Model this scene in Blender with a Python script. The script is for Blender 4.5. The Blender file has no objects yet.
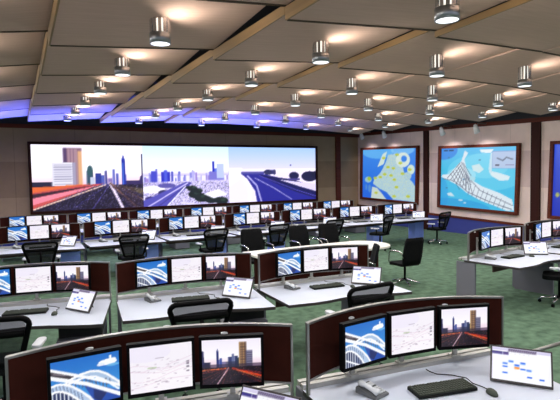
import bpy, bmesh, math, random
import numpy as np
from mathutils import Matrix, Vector

random.seed(7)
rng = np.random.RandomState(5)
C = bpy.context.scene.collection
R = math.radians

# ------------------------------------------------------------------ colours and materials
def lin(c):
    return tuple(((x / 255) / 12.92 if x / 255 <= .04045 else ((x / 255 + .055) / 1.055) ** 2.4) for x in c)

def mat(name, rgb, rough=.6, metal=0., spec=.5, noise=None, emit=0., bump=None):
    m = bpy.data.materials.new(name); m.use_nodes = True
    nt = m.node_tree; b = nt.nodes['Principled BSDF']
    c = lin(rgb)
    b.inputs['Base Color'].default_value = (*c, 1)
    b.inputs['Roughness'].default_value = rough
    b.inputs['Metallic'].default_value = metal
    b.inputs['Specular IOR Level'].default_value = spec
    if emit:
        b.inputs['Emission Color'].default_value = (*c, 1)
        b.inputs['Emission Strength'].default_value = emit
    if noise:                                   # (scale xyz, amount, detail)
        sc, amt, det = noise
        tc = nt.nodes.new('ShaderNodeTexCoord'); mp = nt.nodes.new('ShaderNodeMapping')
        mp.inputs['Scale'].default_value = sc if isinstance(sc, tuple) else (sc, sc, sc)
        n = nt.nodes.new('ShaderNodeTexNoise'); n.inputs['Scale'].default_value = 1; n.inputs['Detail'].default_value = det
        rp = nt.nodes.new('ShaderNodeValToRGB')
        rp.color_ramp.elements[0].position = .3; rp.color_ramp.elements[1].position = .7
        rp.color_ramp.elements[0].color = (*[x * (1 - amt) for x in c], 1)
        rp.color_ramp.elements[1].color = (*[min(1, x * (1 + amt)) for x in c], 1)
        nt.links.new(tc.outputs['Object'], mp.inputs['Vector']); nt.links.new(mp.outputs['Vector'], n.inputs['Vector'])
        nt.links.new(n.outputs['Fac'], rp.inputs['Fac']); nt.links.new(rp.outputs['Color'], b.inputs['Base Color'])
        if bump:
            bp = nt.nodes.new('ShaderNodeBump'); bp.inputs['Strength'].default_value = bump; bp.inputs['Distance'].default_value = .02
            nt.links.new(n.outputs['Fac'], bp.inputs['Height']); nt.links.new(bp.outputs['Normal'], b.inputs['Normal'])
    return m

def wall_mat(name, base, band, z0, z1, seam, slope=0., seam_axis='X'):
    """fabric wall covering with a darker middle band of panels, fine ribs and panel seams"""
    m = bpy.data.materials.new(name); m.use_nodes = True
    nt = m.node_tree; b = nt.nodes['Principled BSDF']; b.inputs['Roughness'].default_value = .85
    N = nt.nodes.new; L = nt.links.new
    tc = N('ShaderNodeTexCoord'); sx = N('ShaderNodeSeparateXYZ'); L(tc.outputs['Object'], sx.inputs[0])
    def math_(op, a, v):
        n = N('ShaderNodeMath'); n.operation = op
        for i, q in enumerate((a, v)):
            if isinstance(q, (int, float)): n.inputs[i].default_value = q
            else: L(q, n.inputs[i])
        return n.outputs[0]
    along = sx.outputs[seam_axis]
    zz = math_('SUBTRACT', sx.outputs['Z'], math_('MULTIPLY', along, slope)) if slope else sx.outputs['Z']
    inb = math_('MULTIPLY', math_('GREATER_THAN', zz, z0), math_('LESS_THAN', zz, z1))
    fr = math_('FRACT', math_('MULTIPLY', along, 1 / seam), 0)
    sm = math_('LESS_THAN', fr, .012)
    rib = math_('SINE', math_('MULTIPLY', along, 260), 0)
    no = N('ShaderNodeTexNoise'); no.inputs['Scale'].default_value = 3.; no.inputs['Detail'].default_value = 6
    L(tc.outputs['Object'], no.inputs['Vector'])
    mx = N('ShaderNodeMixRGB'); mx.inputs[1].default_value = (*lin(base), 1); mx.inputs[2].default_value = (*lin(band), 1); L(inb, mx.inputs[0])
    v = math_('ADD', math_('ADD', .86, math_('MULTIPLY', no.outputs['Fac'], .28)), math_('MULTIPLY', rib, .05))
    v = math_('SUBTRACT', v, math_('MULTIPLY', sm, .25))
    mu = N('ShaderNodeMixRGB'); mu.blend_type = 'MULTIPLY'; mu.inputs[0].default_value = 1
    L(mx.outputs[0], mu.inputs[1]); L(v, mu.inputs[2]); L(mu.outputs[0], b.inputs['Base Color'])
    return m

def screen_mat(name, strength):
    m = bpy.data.materials.new(name); m.use_nodes = True
    nt = m.node_tree; b = nt.nodes['Principled BSDF']
    a = nt.nodes.new('ShaderNodeVertexColor'); a.layer_name = 'pic'
    b.inputs['Base Color'].default_value = (.01, .01, .012, 1); b.inputs['Roughness'].default_value = .35
    nt.links.new(a.outputs['Color'], b.inputs['Emission Color']); b.inputs['Emission Strength'].default_value = strength
    return m

def mesh_mat(name, rgb, clear):
    m = bpy.data.materials.new(name); m.use_nodes = True
    nt = m.node_tree; b = nt.nodes['Principled BSDF']
    b.inputs['Base Color'].default_value = (*lin(rgb), 1); b.inputs['Roughness'].default_value = .6
    t = nt.nodes.new('ShaderNodeBsdfTransparent'); x = nt.nodes.new('ShaderNodeMixShader'); x.inputs[0].default_value = clear
    nt.links.new(b.outputs[0], x.inputs[1]); nt.links.new(t.outputs[0], x.inputs[2])
    nt.links.new(x.outputs[0], nt.nodes['Material Output'].inputs['Surface'])
    return m

M = dict(
    carpet=mat('green carpet', (88, 111, 91), .95, spec=.05, noise=((7, 7, 7), .34, 12), bump=.5),
    fabric=mat('taupe ceiling fabric', (200, 168, 152), .9, spec=.1, noise=((2.2, 26, 2), .05, 5)),
    wood=mat('light wood edge', (146, 114, 72), .55, noise=((3, .6, 20), .15, 3)),
    plenum=mat('dark plenum', (36, 38, 42), .9),
    shade_hem=mat('dark hem', (84, 70, 60), .9, spec=.1),
    upper=mat('dark upper wall', (40, 42, 48), .9),
    wall=wall_mat('taupe fabric wall', (164, 138, 108), (144, 119, 92), 1.66, 2.87, 1.9),
    wallr=wall_mat('beige fabric wall', (232, 210, 202), (212, 188, 184), 1.45, 2.62, 1.15, .03, 'Y'),
    redwood=mat('red brown wood', (92, 40, 26), .6, spec=.2, noise=((1, 1, 14), .2, 3)),
    darkwood=mat('dark brown frame', (50, 20, 14), .6, spec=.15),
    blueband=mat('blue skirting', (52, 62, 140), .6),
    top=mat('off white desktop', (202, 208, 222), .4, spec=.3, noise=((4, 4, 4), .02, 2)),
    edge=mat('dark desk edge', (52, 46, 46), .5),
    apron=mat('brown apron', (66, 44, 34), .6),
    pgrey=mat('phone base', (96, 98, 100), .5),
    grey=mat('grey desk panel', (112, 112, 120), .6, spec=.2),
    blackgap=mat('black drawer gap', (14, 14, 15), .7),
    bluelit=mat('blue lit cabinet', (146, 172, 255), .5),  # grey cabinet with the video wall's blue light put into its colour
    brown=mat('dark brown screen panel', (50, 19, 12), .8, spec=.08, noise=((8, 8, 8), .12, 3)),
    alu=mat('brushed aluminium', (148, 146, 142), .38, metal=.9),
    chrome=mat('chrome', (216, 216, 218), .2, metal=1.),
    satin=mat('satin silver', (186, 184, 178), .45, metal=.35),
    collar=mat('satin chrome', (165, 167, 170), .35, metal=.9),
    dchrome=mat('dark chrome', (120, 122, 125), .18, metal=1.),
    black=mat('black plastic', (5, 5, 6), .6, spec=.08),
    cloth=mat('black fabric', (18, 19, 20), .9, spec=.1, noise=((60, 60, 60), .3, 2)),
    netting=mesh_mat('black chair netting', (26, 26, 31), .18),
    pad=mat('light grey arm pad', (206, 208, 214), .5),
    key=mat('dark grey keys', (70, 75, 66), .6, spec=.2),
    keybase=mat('keyboard body', (16, 18, 16), .6, spec=.2),
    phone=mat('silver grey phone', (222, 224, 226), .4),
    white=mat('white', (244, 244, 246), .45),
    tabletop=mat('white table top', (226, 222, 212), .4),
    glow=mat('lamp glow', (255, 250, 238), .5, emit=.9),
    disc=mat('lamp diffuser', (250, 250, 255), .5, emit=1.5),
    scr=screen_mat('monitor picture', 1.0),
    vid=screen_mat('video wall picture', 1.25),
    mapm=screen_mat('backlit map', .95),
    led=mat('blue led strip', (60, 70, 255), .5, emit=1.0),
)

# ------------------------------------------------------------------ mesh builder
class MB:
    def __init__(s): s.bm = bmesh.new(); s.m = Matrix(); s.mi = 0
    def _add(s, vs, fs, smooth=False):
        v = [s.bm.verts.new(s.m @ Vector(p)) for p in vs]
        for f in fs:
            q = s.bm.faces.new([v[i] for i in f]); q.material_index = s.mi; q.smooth = smooth
        return s
    def box(s, c, d, rz=0, rx=0):
        t = Matrix.Translation(c) @ Matrix.Rotation(rz, 4, 'Z') @ Matrix.Rotation(rx, 4, 'X')
        vs = [t @ Vector((sx * d[0] / 2, sy * d[1] / 2, sz * d[2] / 2)) for sx in (-1, 1) for sy in (-1, 1) for sz in (-1, 1)]
        return s._add(vs, [(0, 1, 3, 2), (4, 6, 7, 5), (0, 4, 5, 1), (2, 3, 7, 6), (0, 2, 6, 4), (1, 5, 7, 3)])
    def rbox(s, c, d, r, rz=0, rx=0, seg=3):
        """box whose plan corners (x, y) are rounded"""
        t = Matrix.Translation(c) @ Matrix.Rotation(rz, 4, 'Z') @ Matrix.Rotation(rx, 4, 'X')
        pts = []
        for cx, cy, a0 in ((1, 1, 0), (-1, 1, 90), (-1, -1, 180), (1, -1, 270)):
            for k in range(seg + 1):
                a = R(a0 + 90 * k / seg)
                pts.append((cx * (d[0] / 2 - r) + r * math.cos(a), cy * (d[1] / 2 - r) + r * math.sin(a)))
        return s.prism(pts, -d[2] / 2, d[2] / 2, t)
    def prism(s, pts, z0, z1, t=Matrix(), cap_mi=None):
        n = len(pts)
        vs = [t @ Vector((x, y, z0)) for x, y in pts] + [t @ Vector((x, y, z1)) for x, y in pts]
        v = [s.bm.verts.new(s.m @ p) for p in vs]
        f = s.bm.faces.new(v[:n][::-1]); f.material_index = s.mi
        f = s.bm.faces.new(v[n:]); f.material_index = s.mi if cap_mi is None else cap_mi
        for i in range(n):
            q = s.bm.faces.new((v[i], v[(i + 1) % n], v[n + (i + 1) % n], v[n + i])); q.material_index = s.mi
        return s
    def tube(s, pts, r, seg=8, closed=False):
        P = [Vector(p) for p in pts]; n = len(P); rings = []
        rr = r if isinstance(r, (list, tuple)) else [r] * n
        for i in range(n):
            a = P[(i - 1) % n] if (closed or i > 0) else P[i]
            b = P[(i + 1) % n] if (closed or i < n - 1) else P[i]
            t = (b - a).normalized()
            up = Vector((0, 0, 1)) if abs(t.z) < .9 else Vector((0, 1, 0))
            x = t.cross(up).normalized(); y = x.cross(t).normalized()
            rings.append([s.bm.verts.new(s.m @ (P[i] + rr[i] * (math.cos(2 * math.pi * k / seg) * x + math.sin(2 * math.pi * k / seg) * y))) for k in range(seg)])
        for i in range(n if closed else n - 1):
            A, B = rings[i], rings[(i + 1) % n]
            for k in range(seg):
                f = s.bm.faces.new((A[k], A[(k + 1) % seg], B[(k + 1) % seg], B[k])); f.smooth = True; f.material_index = s.mi
        if not closed:
            for rg in (rings[0], rings[-1]):
                f = s.bm.faces.new(rg); f.material_index = s.mi
        return s
    def cyl(s, c, r, z0, z1, seg=20):
        return s.lathe([(0, z0), (r, z0), (r, z1), (0, z1)], c, seg)
    def lathe(s, prof, c=(0, 0), seg=20):
        rings = []
        for r, z in prof:
            if r < 1e-6: rings.append([s.bm.verts.new(s.m @ Vector((c[0], c[1], z)))])
            else: rings.append([s.bm.verts.new(s.m @ Vector((c[0] + r * math.cos(2 * math.pi * k / seg), c[1] + r * math.sin(2 * math.pi * k / seg), z))) for k in range(seg)])
        for A, B in zip(rings, rings[1:]):
            for k in range(seg):
                k2 = (k + 1) % seg
                if len(A) == 1 and len(B) == 1: continue
                if len(A) == 1: f = s.bm.faces.new((A[0], B[k2], B[k]))
                elif len(B) == 1: f = s.bm.faces.new((A[k], A[k2], B[0]))
                else: f = s.bm.faces.new((A[k], A[k2], B[k2], B[k]))
                f.smooth = abs(A[0].co.z - B[0].co.z) > 1e-4 and len(A) > 1 and len(B) > 1; f.material_index = s.mi
        return s
    def mesh(s, name, *mats, bevel=0):
        bm = s.bm
        bmesh.ops.recalc_face_normals(bm, faces=bm.faces[:])
        if bevel:
            es = [e for e in bm.edges if len(e.link_faces) == 2 and e.calc_face_angle(0) > .6]
            bmesh.ops.bevel(bm, geom=es, offset=bevel, segments=2, affect='EDGES', profile=.6)
        me = bpy.data.meshes.new(name); bm.to_mesh(me); bm.free()
        for m in mats: me.materials.append(m)
        return me

def link(name, me, parent=None, loc=None):
    o = bpy.data.objects.new(name, me); C.objects.link(o)
    if parent: o.parent = parent
    if loc is not None: o.matrix_local = loc if isinstance(loc, Matrix) else Matrix.Translation(loc)
    return o

def tag(o, label=None, cat=None, group=None, kind=None):
    if label: o['label'] = label
    if cat: o['category'] = cat
    if group: o['group'] = group
    if kind: o['kind'] = kind
    return o

def struct(name, me):
    return tag(link(name, me), kind='structure')

def thing(name, spec, mtx, label, cat, group=None):
    """spec: list of (part name, mesh, local matrix or None, list of sub-parts, label or None)"""
    root = bpy.data.objects.new(name, None); C.objects.link(root)
    root.empty_display_size = .1; root.matrix_world = mtx
    tag(root, label, cat, group)
    for p in spec:
        o = link(p[0], p[1], root, p[2] if len(p) > 2 else None)
        if len(p) > 4 and p[4]: o['label'] = p[4]
        for q in (p[3] if len(p) > 3 and p[3] else []):
            link(q[0], q[1], o, q[2] if len(q) > 2 else None)
    return root

def place(x, y, z=0, rz=0):
    return Matrix.Translation((x, y, z)) @ Matrix.Rotation(rz, 4, 'Z')

# ------------------------------------------------------------------ pictures, drawn into a fine grid of coloured vertices
class Pic:
    def __init__(s, nu, nv, bg):
        s.nu, s.nv = nu, nv; s.W, s.H = nu * 2, nv * 2
        u, v = np.meshgrid((np.arange(s.W) + .5) / s.W, (np.arange(s.H) + .5) / s.H)
        s.u, s.v = u, v; s.a = np.empty((s.H, s.W, 3)); s.a[:] = bg
    def put(s, m, c, k=1.):
        m = np.clip(m * k, 0, 1)[..., None]; s.a = s.a * (1 - m) + np.array(c, float) * m
    def grad(s, c0, c1, v0, v1):
        t = np.clip((s.v - v0) / (v1 - v0), 0, 1)[..., None]
        m = ((s.v >= v0) & (s.v <= v1))[..., None]
        s.a = np.where(m, np.array(c0, float) * (1 - t) + np.array(c1, float) * t, s.a)
    def rect(s, u0, v0, u1, v1, c, k=1.): s.put((s.u >= u0) & (s.u <= u1) & (s.v >= v0) & (s.v <= v1), c, k)
    def ell(s, u, v, a, b, c, k=1.): s.put(((s.u - u) / a) ** 2 + ((s.v - v) / b) ** 2 < 1, c, k)
    def poly(s, P, c, k=1.):
        ins = np.zeros(s.u.shape, bool); n = len(P)
        for i in range(n):
            (x0, y0), (x1, y1) = P[i], P[(i + 1) % n]
            if y0 == y1: continue
            cr = ((y0 > s.v) != (y1 > s.v)) & (s.u < (x1 - x0) * (s.v - y0) / (y1 - y0) + x0); ins ^= cr
        s.put(ins, c, k)
    def line(s, P, w, c, k=1., asp=1.25):
        m = np.zeros(s.u.shape, bool)
        for (x0, y0), (x1, y1) in zip(P, P[1:]):
            dx, dy = (x1 - x0) * asp, y1 - y0; L2 = dx * dx + dy * dy + 1e-12
            px, py = (s.u - x0) * asp, s.v - y0
            t = np.clip((px * dx + py * dy) / L2, 0, 1)
            m |= (px - t * dx) ** 2 + (py - t * dy) ** 2 < (w / 2) ** 2
        s.put(m, c, k)
    def speckle(s, mask, amt, cols):
        for c in cols: s.put((rng.rand(s.H, s.W) < amt) & mask, c)
    def out(s, k=1.):
        b = s.a.reshape(s.nv, 2, s.nu, 2, 3).mean((1, 3)) / 255.
        b = b ** k
        return np.where(b <= .04045, b / 12.92, ((b + .055) / 1.055) ** 2.4)

def arch(u0, v0, u1, v1, h, n=18):
    return [(u0 + (u1 - u0) * t, v0 + (v1 - v0) * t - h * 4 * t * (1 - t)) for t in [i / n for i in range(n + 1)]]

def pic_bridge():
    p = Pic(74, 58, (44, 134, 212)); p.grad((34, 118, 205), (70, 168, 232), 0, 1)
    p.ell(.82, .2, .14, .06, (250, 252, 255)); p.ell(.72, .23, .06, .03, (232, 240, 250)); p.rect(.845, .07, .875, .18, (250, 252, 255)); p.ell(.9, .17, .05, .045, (252, 252, 255))
    p.ell(.9, .27, .1, .03, (140, 205, 240), .7)
    W = (250, 251, 254)
    A = [(.2, .48), (.3, .4), (.42, .35), (.56, .325), (.68, .35), (.8, .44), (.92, .58), (1.02, .7)]
    A2 = [(u - .05, v + .1) for u, v in A]
    B1 = [(-.02, .5), (.08, .465), (.18, .48), (.3, .56), (.42, .69), (.54, .85), (.63, 1.02)]
    B2 = [(-.02, .63), (.07, .6), (.16, .62), (.27, .71), (.37, .84), (.47, 1.02)]
    p.poly([(0, .18), (.4, .36), (.34, .46), (0, .28)], (66, 58, 66)); p.line([(.04, .24), (.2, .31)], .02, (150, 140, 150))
    p.poly([(.44, .52), (1, .84), (1, 1), (.62, 1)], (34, 84, 178)); p.poly([(.6, .7), (.8, .82), (.7, .98), (.6, .9)], (24, 44, 110))
    p.poly(A + A2[::-1], (176, 200, 228))
    for k in range(11): 
        t = k / 10; u = .24 + .6 * t; p.line([(u, .4 + .28 * max(0, t - .45)), (u + .03, .5 + .3 * max(0, t - .35))], .016, (74, 96, 140))
    for k in range(12): u = .24 + k * .05; p.line([(u, .47 + .2 * max(0, u - .5)), (u + .005, .4 + .5 * u)], .014, (84, 84, 104))
    p.line([(0, .155), (.45, .4), (1, .73)], .055, W); p.line([(0, .31), (.5, .56), (1, .92)], .075, W)
    p.line(A, .045, W); p.line(A2, .04, W)
    p.poly(B1 + [(.47, 1.02)] + B2[::-1], (186, 206, 232))
    for k in range(9): u = .02 + k * .05; p.line([(u, .5 + .9 * max(0, u - .16)), (u + .02, .62 + 1. * max(0, u - .16))], .014, (84, 104, 150))
    p.poly(B2 + [(-.02, 1.02)], (40, 56, 104))
    for k in range(8): u = .02 + k * .055; p.line([(u, .64 + .9 * max(0, u - .16)), (u, 1)], .018, (226, 232, 242))
    p.line(B1, .045, W); p.line(B2, .045, W); p.line([(0, .8), (.34, 1.)], .04, W)
    return p.out(1.12)

def pic_map():
    p = Pic(74, 58, (246, 241, 249)); p.ell(.25, .15, .4, .2, (240, 234, 250), .8); p.ell(.7, .8, .5, .3, (252, 247, 252), .8)
    for v0, h in ((.5, .14), (.58, .1), (.72, .12), (.85, .06)):
        p.line([(u, v0 + h * math.sin(5.2 * u + v0 * 9) * .6 - .1 * u) for u in np.linspace(0, 1, 24)], .008, (222, 196, 214))
    p.line([(.0, .52), (.2, .55), (.36, .5), (.5, .56), (.66, .42), (.86, .36), (1, .3)], .012, (226, 206, 222))
    for i in range(46):
        u, v = rng.rand() * .9, .3 + rng.rand() * .62; w = .02 + rng.rand() * .05
        p.rect(u, v, u + w, v + .012, (176, 160, 178), .75)
    p.rect(.28, .475, .42, .495, (150, 178, 120)); p.rect(.4, .28, .54, .292, (186, 176, 190))
    for v in (.41, .46, .53, .62): p.rect(.9, v, .945, v + .03, (110, 100, 118))
    return p.out()

def skyline(nu, nv, wide=False):
    asp = 1.69 if wide else 1.25
    p = Pic(nu, nv, (250, 246, 252)); p.grad((246, 240, 252), (255, 253, 255), 0, .4); p.grad((255, 252, 254), (236, 208, 226), .4, .62)
    H = .62
    if wide:
        p.rect(0, .56, .18, .64, (44, 40, 74)); 
        p.rect(.27, .05, .43, .62, (150, 120, 140)); p.rect(.27, .05, .3, .62, (104, 80, 120)); p.rect(.395, .1, .43, .62, (224, 180, 140))
        for i in range(7): p.rect(.31 + i * .013, .07, .314 + i * .013, .62, (206, 176, 180))
        p.rect(.17, .27, .375, .63, (226, 224, 236)); p.rect(.345, .27, .375, .63, (172, 166, 190))
        for i in range(9): p.rect(.185, .3 + i * .036, .34, .312 + i * .036, (150, 146, 176))
        p.rect(.47, .4, .525, .62, (64, 96, 118)); p.ell(.5, .4, .026, .08, (60, 104, 112)); p.rect(.5, .5, .54, .62, (200, 206, 226))
        p.rect(.545, .44, .6, .62, (54, 70, 160)); p.rect(.6, .47, .625, .62, (96, 110, 190)); p.rect(.63, .4, .655, .62, (84, 86, 160)); p.rect(.66, .52, .7, .62, (150, 130, 190))
        p.rect(.705, .38, .725, .62, (110, 120, 200)); p.rect(.735, .45, .76, .62, (86, 100, 190))
        p.poly([(.79, .62), (.79, .24), (.808, .15), (.826, .24), (.832, .62)], (38, 60, 176)); p.rect(.8, .28, .81, .62, (90, 130, 220))
        p.rect(.98, .14, 1, .62, (56, 50, 110)); p.poly([(.95, .62), (.97, .5), (1, .45), (1, .62)], (70, 60, 120)); p.rect(.83, .56, 1, .63, (70, 54, 110))
        vp = (.68, .6)
    else:
        p.rect(0, .5, .14, .64, (52, 52, 90)); p.poly([(.0, .6), (.0, .25), (.03, .25), (.05, .6)], (60, 60, 110))
        p.poly([(.24, .64), (.24, .3), (.262, .2), (.285, .3), (.29, .64)], (34, 52, 130)); p.rect(.3, .42, .335, .64, (70, 96, 170)); p.rect(.34, .5, .4, .64, (150, 140, 180))
        p.rect(.44, .4, .5, .64, (66, 76, 130)); p.rect(.5, .34, .54, .64, (120, 130, 170)); p.rect(.55, .38, .6, .64, (40, 56, 110)); p.rect(.59, .42, .63, .64, (40, 70, 90))
        p.rect(.62, .08, .75, .66, (128, 100, 84)); p.rect(.62, .08, .645, .66, (206, 174, 126)); p.rect(.655, .08, .672, .64, (196, 160, 116)); p.rect(.69, .08, .71, .64, (186, 150, 110))
        for i in range(9): p.rect(.645, .13 + i * .055, .75, .14 + i * .055, (90, 68, 66))
        p.rect(.735, .27, .85, .68, (146, 142, 166)); p.rect(.735, .27, .752, .68, (84, 78, 104))
        for i in range(7): p.rect(.76, .31 + i * .048, .845, .33 + i * .048, (84, 82, 110))
        p.rect(.0, .55, 1, .635, (58, 44, 70), .55); p.rect(.4, .5, .62, .62, (44, 48, 80), .6)
        vp = (.45, .63)
    g0 = (34, 22, 52) if wide else (22, 12, 30)
    p.poly([(0, H), (1, H), (1, 1), (0, 1)], g0)
    below = p.v > H
    if wide:
        p.poly([(0, .66), (.62, .6), (.0, .96)], (205, 96, 96)); p.poly([(0, .64), (.5, .6), (.0, .72)], (226, 120, 66)); p.poly([(0, .74), (.56, .62), (.0, .8)], (72, 38, 58)); p.poly([(0, .8), (.6, .62), (0, .9)], (236, 150, 170))
        p.line([(.0, .97), (vp[0] - .04, vp[1] + .02)], .02, (236, 210, 196), asp=asp)
        for e, c, w in ((.3, (60, 52, 110), .02), (.5, (110, 100, 176), .012), (.8, (240, 226, 244), .045), (.9, (60, 40, 70), .03), (.95, (150, 110, 90), .02)):
            p.line([(vp[0], vp[1]), (e, 1.02)], w, c, asp=asp)
        p.poly([(.72, .62), (1, .7), (1, .8)], (110, 96, 70)); p.line([(vp[0], vp[1]), (1.05, .92)], .02, (150, 120, 110), asp=asp)
        p.poly([(.72, .62), (.9, .66), (1.0, .95), (1, 1), (.9, 1)], (70, 48, 60), .6)
        p.speckle(below & (p.u > .1 + (.97 - p.v) * 1.1), .055, [(206, 202, 232), (16, 12, 36), (110, 100, 180)])
    else:
        for e, c, w in ((-.25, (120, 50, 50), .014), (-.05, (70, 40, 60), .02), (.1, (120, 90, 110), .01), (.24, (240, 206, 214), .022), (.33, (150, 70, 70), .01), (.5, (60, 40, 70), .02)):
            p.line([(vp[0], vp[1]), (e, 1.02)], w, c)
        for a, b, c, w in ((.68, .86, (226, 84, 36), .045), (.72, .92, (240, 150, 84), .014), (.66, .79, (150, 40, 40), .02), (.7, 1.02, (130, 46, 44), .014)):
            p.line([(.52, .66), (1.02, b)], w, c)
        p.line([(0, .68), (.4, .65)], .02, (236, 130, 70)); p.line([(0, .74), (.38, .66)], .014, (150, 60, 60))
        p.speckle(below, .045, [(240, 150, 110), (14, 8, 28), (150, 110, 150)])
    return p.out(1.25)

def pic_city():
    p = Pic(110, 66, (236, 232, 250)); p.grad((214, 236, 252), (250, 250, 255), 0, .42); p.grad((250, 250, 255), (206, 196, 242), .42, .5)
    for i in range(46):
        u = rng.rand(); h = .04 + .16 * rng.rand() ** 1.5; w = .012 + .02 * rng.rand()
        c = [(150, 150, 220), (190, 186, 236), (112, 116, 206), (214, 210, 244), (170, 150, 214)][rng.randint(5)]
        p.rect(u, .58 - h, u + w, .64, c)
    p.rect(.09, .42, .16, .62, (88, 92, 206)); p.rect(.2, .43, .3, .62, (60, 66, 200)); p.rect(.23, .4, .27, .6, (96, 110, 220))
    p.rect(.79, .26, .82, .62, (40, 60, 200)); p.rect(.82, .38, .87, .6, (120, 140, 226)); p.rect(.75, .44, .92, .62, (140, 136, 214)); p.rect(.845, .3, .93, .55, (196, 206, 240))
    p.poly([(0, .6), (1, .58), (1, 1), (0, 1)], (222, 214, 244))
    below = p.v > .6
    p.speckle(below, .1, [(178, 168, 226), (250, 248, 255), (130, 120, 196)])
    p.speckle(below, .05, [(70, 66, 130), (40, 44, 70)])
    p.ell(.1, .72, .14, .06, (246, 244, 252)); p.ell(.26, .66, .1, .04, (110, 104, 180)); p.ell(.22, .78, .06, .05, (70, 66, 120)); p.ell(.1, .86, .08, .03, (70, 60, 130))
    p.poly([(.0, 1), (.25, 1), (.55, .62), (.48, .6), (.0, .9)], (104, 100, 190)); p.line([(.05, 1.0), (.5, .62)], .02, (214, 206, 246), asp=1.69); p.line([(.16, 1.0), (.52, .62)], .015, (80, 72, 160), asp=1.69); p.line([(.26, 1.), (.47, .68)], .02, (244, 240, 252), asp=1.69)
    for u, v, a in ((.55, .72, .06), (.58, .82, .08), (.66, .88, .09), (.62, .76, .05), (.78, .9, .1), (.9, .95, .08), (.5, .7, .03)): p.ell(u, v, a, a * .85, (34, 48, 52)); p.ell(u + .02, v - .02, a * .4, a * .3, (60, 84, 74))
    p.poly([(.68, .82), (.86, .74), (.98, .84), (.8, .9)], (240, 238, 250)); p.line([(.42, .95), (.62, 1.0)], .03, (226, 220, 246), asp=1.69)
    return p.out(1.3)

def pic_desert():
    p = Pic(110, 66, (236, 230, 250)); p.grad((176, 206, 250), (226, 222, 250), 0, .4); p.grad((252, 246, 254), (244, 236, 250), .4, .5)
    p.poly([(0, .38), (.12, .4), (.3, .46), (1, .44), (1, 1), (0, 1)], (240, 232, 250)); p.poly([(0, .38), (.14, .38), (.14, .55), (0, .7)], (252, 250, 254))
    p.poly([(.13, .48), (.32, .47), (.6, .58), (1, .8), (1, 1), (.3, 1), (.28, .8), (.2, .58)], (54, 52, 160))
    p.poly([(.32, .5), (.7, .6), (1, .74), (1, .98), (.75, .84), (.5, .66)], (34, 30, 104)); p.poly([(.55, .6), (1, .7), (1, .84), (.8, .74)], (226, 216, 246))
    p.line([(.2, .52), (.3, .7), (.35, 1)], .025, (190, 186, 240), asp=1.69); p.line([(.28, .56), (.5, .76), (.7, .98)], .012, (200, 196, 244), asp=1.69); p.line([(.15, .54), (.22, .7), (.22, 1)], .04, (250, 246, 254), asp=1.69)
    p.line([(.33, .52), (.75, .8), (1.0, .94)], .012, (116, 110, 214), asp=1.69)
    p.rect(.13, .45, .38, .49, (92, 90, 170)); p.rect(.4, .42, .5, .5, (90, 90, 160)); p.ell(.43, .46, .05, .05, (60, 60, 110)); p.ell(.5, .46, .02, .05, (70, 70, 120))
    p.ell(.73, .53, .06, .07, (42, 40, 92)); p.ell(.92, .55, .1, .1, (40, 36, 84)); p.ell(.99, .52, .05, .07, (34, 32, 76)); p.rect(.66, .58, .8, .62, (90, 80, 150)); p.rect(.68, .32, .7, .35, (120, 120, 170))
    return p.out(1.25)

def pic_map_one():
    p = Pic(88, 60, (46, 126, 232)); p.grad((70, 150, 240), (40, 110, 225), 0, 1); p.ell(.3, .05, .3, .14, (120, 200, 250), .7); p.ell(.75, .03, .2, .1, (150, 210, 250), .7)
    land = (182, 214, 226)
    p.poly([(.5, .12), (.62, .1), (.68, .22), (.76, .35), (.8, .5), (.92, .62), (1, .75), (1, 1), (.6, .98), (.48, .85), (.36, .8), (.22, .7), (.24, .6), (.34, .5), (.4, .4), (.46, .26)], land)
    p.poly([(.2, .76), (.3, .78), (.42, .92), (.48, 1), (.18, 1)], (206, 220, 214)); p.poly([(.3, .36), (.4, .1), (.48, .05), (.42, .3)], (214, 232, 226))
    p.ell(.76, .22, .12, .14, (220, 234, 226)); p.ell(.78, .2, .05, .06, (60, 140, 236)); p.ell(.9, .4, .06, .09, (214, 232, 220)); p.ell(.84, .52, .07, .07, (170, 206, 222)); p.ell(.12, .62, .07, .06, (160, 200, 214)); p.ell(.08, .78, .02, .06, (90, 150, 220)); p.ell(.15, .8, .03, .08, (90, 150, 220))
    p.ell(.14, .6, .04, .04, (170, 200, 70))
    m = (np.abs(p.a - np.array(land)).sum(-1) < 30)
    p.speckle(m, .14, [(206, 224, 214), (160, 196, 222), (216, 226, 190)])
    for u, v in ((.5, .36), (.6, .38), (.44, .5), (.56, .52), (.36, .56), (.26, .58), (.62, .6), (.76, .48), (.66, .74), (.86, .9), (.28, .88), (.62, .92), (.72, .28), (.88, .4), (.66, .12), (.42, .18)): p.ell(u, v, .035, .025, (196, 208, 70))
    return p.out(1.1)

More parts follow.
